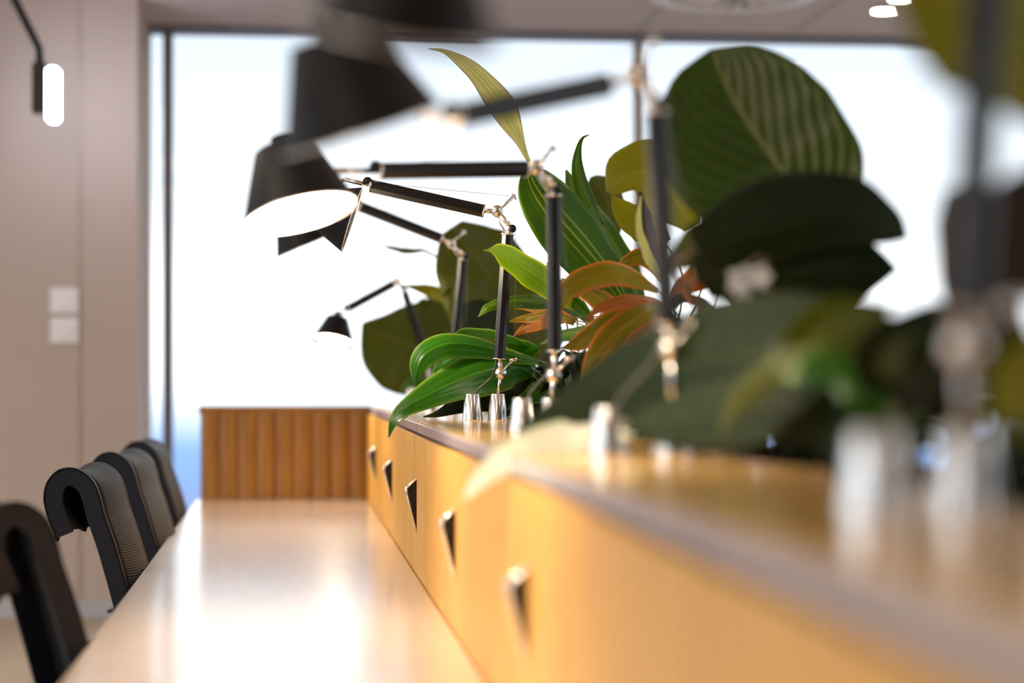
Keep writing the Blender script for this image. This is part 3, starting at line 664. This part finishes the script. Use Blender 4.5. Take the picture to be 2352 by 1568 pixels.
# right edge plants
P = plant('rubber_plant', 'nearest plant with yellow green and brown leaves at the right edge', 2500, 2.35)
leaf(P, 'ylw', [(2060,-70,2.25),(2150,-20,2.25),(2260,50,2.3),(2360,150,2.3),(2440,300,2.35)], [20,90,150,150,100,30], [20,90,140,130,90,30], .25, .2, .03, sr=.006, stemmat='stemb', label='yellow green leaf at top right')
leaf(P, 'brownl', [(2205,420,2.75),(2225,480,2.75),(2240,580,2.75),(2255,700,2.75),(2280,800,2.75)], [40,72,84,80,30], None, .3, .25, .04, sr=.006, stemmat='stemb', label='grey brown upright leaf')
leaf(P, 'brownl', [(2420,370,2.4),(2375,460,2.4),(2350,560,2.4),(2350,690,2.4)], [10,90,110,60], None, .3, .25, .04, sr=.006, stemmat='stemb')
leaf(P, 'ylw', [(2320,1010,2.1),(2330,930,2.1),(2370,840,2.15),(2440,760,2.2)], [6,55,80,30], None, .3, .25, .04, sr=.006, stemmat='stemb')
stems_done(P)
# far plants
P = plant('broad_leaf_plant', 'plant with one big olive leaf behind the fourth and fifth lamp poles', 1180, 9.4)
leaf(P, 'olive', [(1040,520,9.2),(1075,570,9.2),(1115,620,9.2),(1145,690,9.2),(1170,770,9.2)], [30,85,108,110,90], [26,80,100,110,110], .30, .22, .04, label='rounded olive leaf', sr=.005)
leaf(P, 'olive', [(874,563,9.6),(905,570,9.6),(940,576,9.6),(975,576,9.5),(1020,600,9.4)], [1,6,8,4,3], None, .6, .3, .15)
leaf(P, 'ylw', [(925,655,9.6),(960,660,9.6),(1000,670,9.6),(1050,695,9.5)], [1,10,18,10], None, .5, .4, .05)
leaf(P, 'olive', [(1040,640,9.1),(1100,690,9.1),(1180,740,9.1),(1250,820,9.1)], [4,60,90,60], None, .3, .2, .05)
leaf(P, 'rubberd', [(1060,700,9.0),(1090,720,9.0),(1130,760,9.0),(1180,800,9.0)], [3,40,50,20], None, .3, .2, .05)
leaf(P, 'rubberd', [(1010,800,9.1),(1060,790,9.1),(1110,800,9.1),(1160,830,9.1)], [3,36,46,20], None, .3, .2, .05)
stems_done(P)
P = plant('broad_leaf_plant', 'farthest plant with a scalloped backlit leaf by the counter end', 1060, 10.9)
leaf(P, 'olive', [(832,742,10.7),(870,765,10.7),(915,785,10.7),(960,800,10.7),(1010,810,10.7)], [4,70,100,100,60], [4,55,95,110,70], .2, .2, .06, label='broad leaf with scalloped edge', sr=.004)
leaf(P, 'olive', [(960,690,10.9),(990,720,10.9),(1020,760,10.9),(1040,800,10.9)], [10,40,46,20], None, .25, .2, .09, sr=.004)
leaf(P, 'fresh', [(915,905,10.6),(935,890,10.6),(965,880,10.6),(1000,880,10.7)], [1,9,12,4], None, .4, .2, .05)
stems_done(P)
# petal clusters added for white spots of unknown kind
fl = plant('white_petal_cluster', 'added white petal clusters on a brown stalk under the dark leaves', 1760, 4.9, 'petals')
for (px, py, r_) in ((1700, 645, .024), (1708, 690, .018), (1742, 636, .020), (1805, 715, .012)):
    c = W(px, py, 4.0); bm = bmesh.new()
    for k in range(5):
        a = k*1.2566; d = Vector((math.cos(a), -.35, math.sin(a))).normalized(); u_ = d.cross(Vector((0,1,0))).normalized()
        m3 = [c, c+d*r_*.6+Vector((0,-.004,0)), c+d*r_*1.3]
        blade(bm, m3, [r_*.15, r_*.55, r_*.1], [r_*.15, r_*.55, r_*.1], 0, .3, .05, u_, 8, 4)
    f_ = obj('petal_cluster', bm, M['petal'], fl); s_ = f_.modifiers.new('thickness', 'SOLIDIFY'); s_.thickness = .001
rt = fl.location.copy()
obj('stalk', B(tube, [rt, W(1775, 740, 4.2), W(1762, 600, 4.0), W(1740, 590, 4.0), W(1710, 625, 4.0)], .004, 8), M['stemb'], fl)
adopt(fl)
# low undergrowth all along the trough, bushy filler that nobody could count
UG = []
def undergrowth(label, y0, y1, n, mat, hmax):
    bm = bmesh.new()
    for i in range(n):
        y_ = random.uniform(y0, y1); x_ = random.uniform(XD+.05, XB-.06); a = random.uniform(0, 2*math.pi); L_ = random.uniform(.10, .20); hh_ = random.uniform(.04, hmax)
        b0 = Vector((x_, y_, ZT-.03)); d = Vector((math.cos(a), math.sin(a), 0))
        if x_+d.x*L_ < XD-.02: d.x = abs(d.x)
        m3 = [b0+d*L_+Vector((0,0,hh_*.75)), b0+d*L_*.65+Vector((0,0,hh_)), b0+d*L_*.3+Vector((0,0,hh_*.8)), b0]
        w = random.uniform(.018, .035); blade(bm, m3, [.001, w, w*.8, .002], [.001, w, w*.8, .002], random.uniform(-.4, .4), .3, .05, d.cross(Vector((0,0,1))), 8, 4, random.uniform(0, 6))
    p = thing('leafy_undergrowth', label, 'plant', ((XD+XB)/2, (y0+y1)/2, ZT-.03), 'low leafy plants in the trough')
    o = obj('foliage', bm, M[mat], p); s_ = o.modifiers.new('thickness', 'SOLIDIFY'); s_.thickness = .0008
    adopt(p)
undergrowth('low dark leafy plant in the trough beside the nearest lamp', 1.9, 3.1, 70, 'rubberd', .20)
undergrowth('low dark leafy plant in the trough below the hanging dark leaves', 3.15, 4.6, 90, 'rubberd', .21)
undergrowth('low leafy plant in the trough below the orange edged plant', 4.65, 6.6, 130, 'rubberd', .25)
undergrowth('low leafy plant in the trough behind the two sharp cups', 6.7, 8.5, 160, 'rubberd', .27)
undergrowth('low leafy plant in the trough around the fifth lamp', 8.4, 9.8, 60, 'olive', .13)
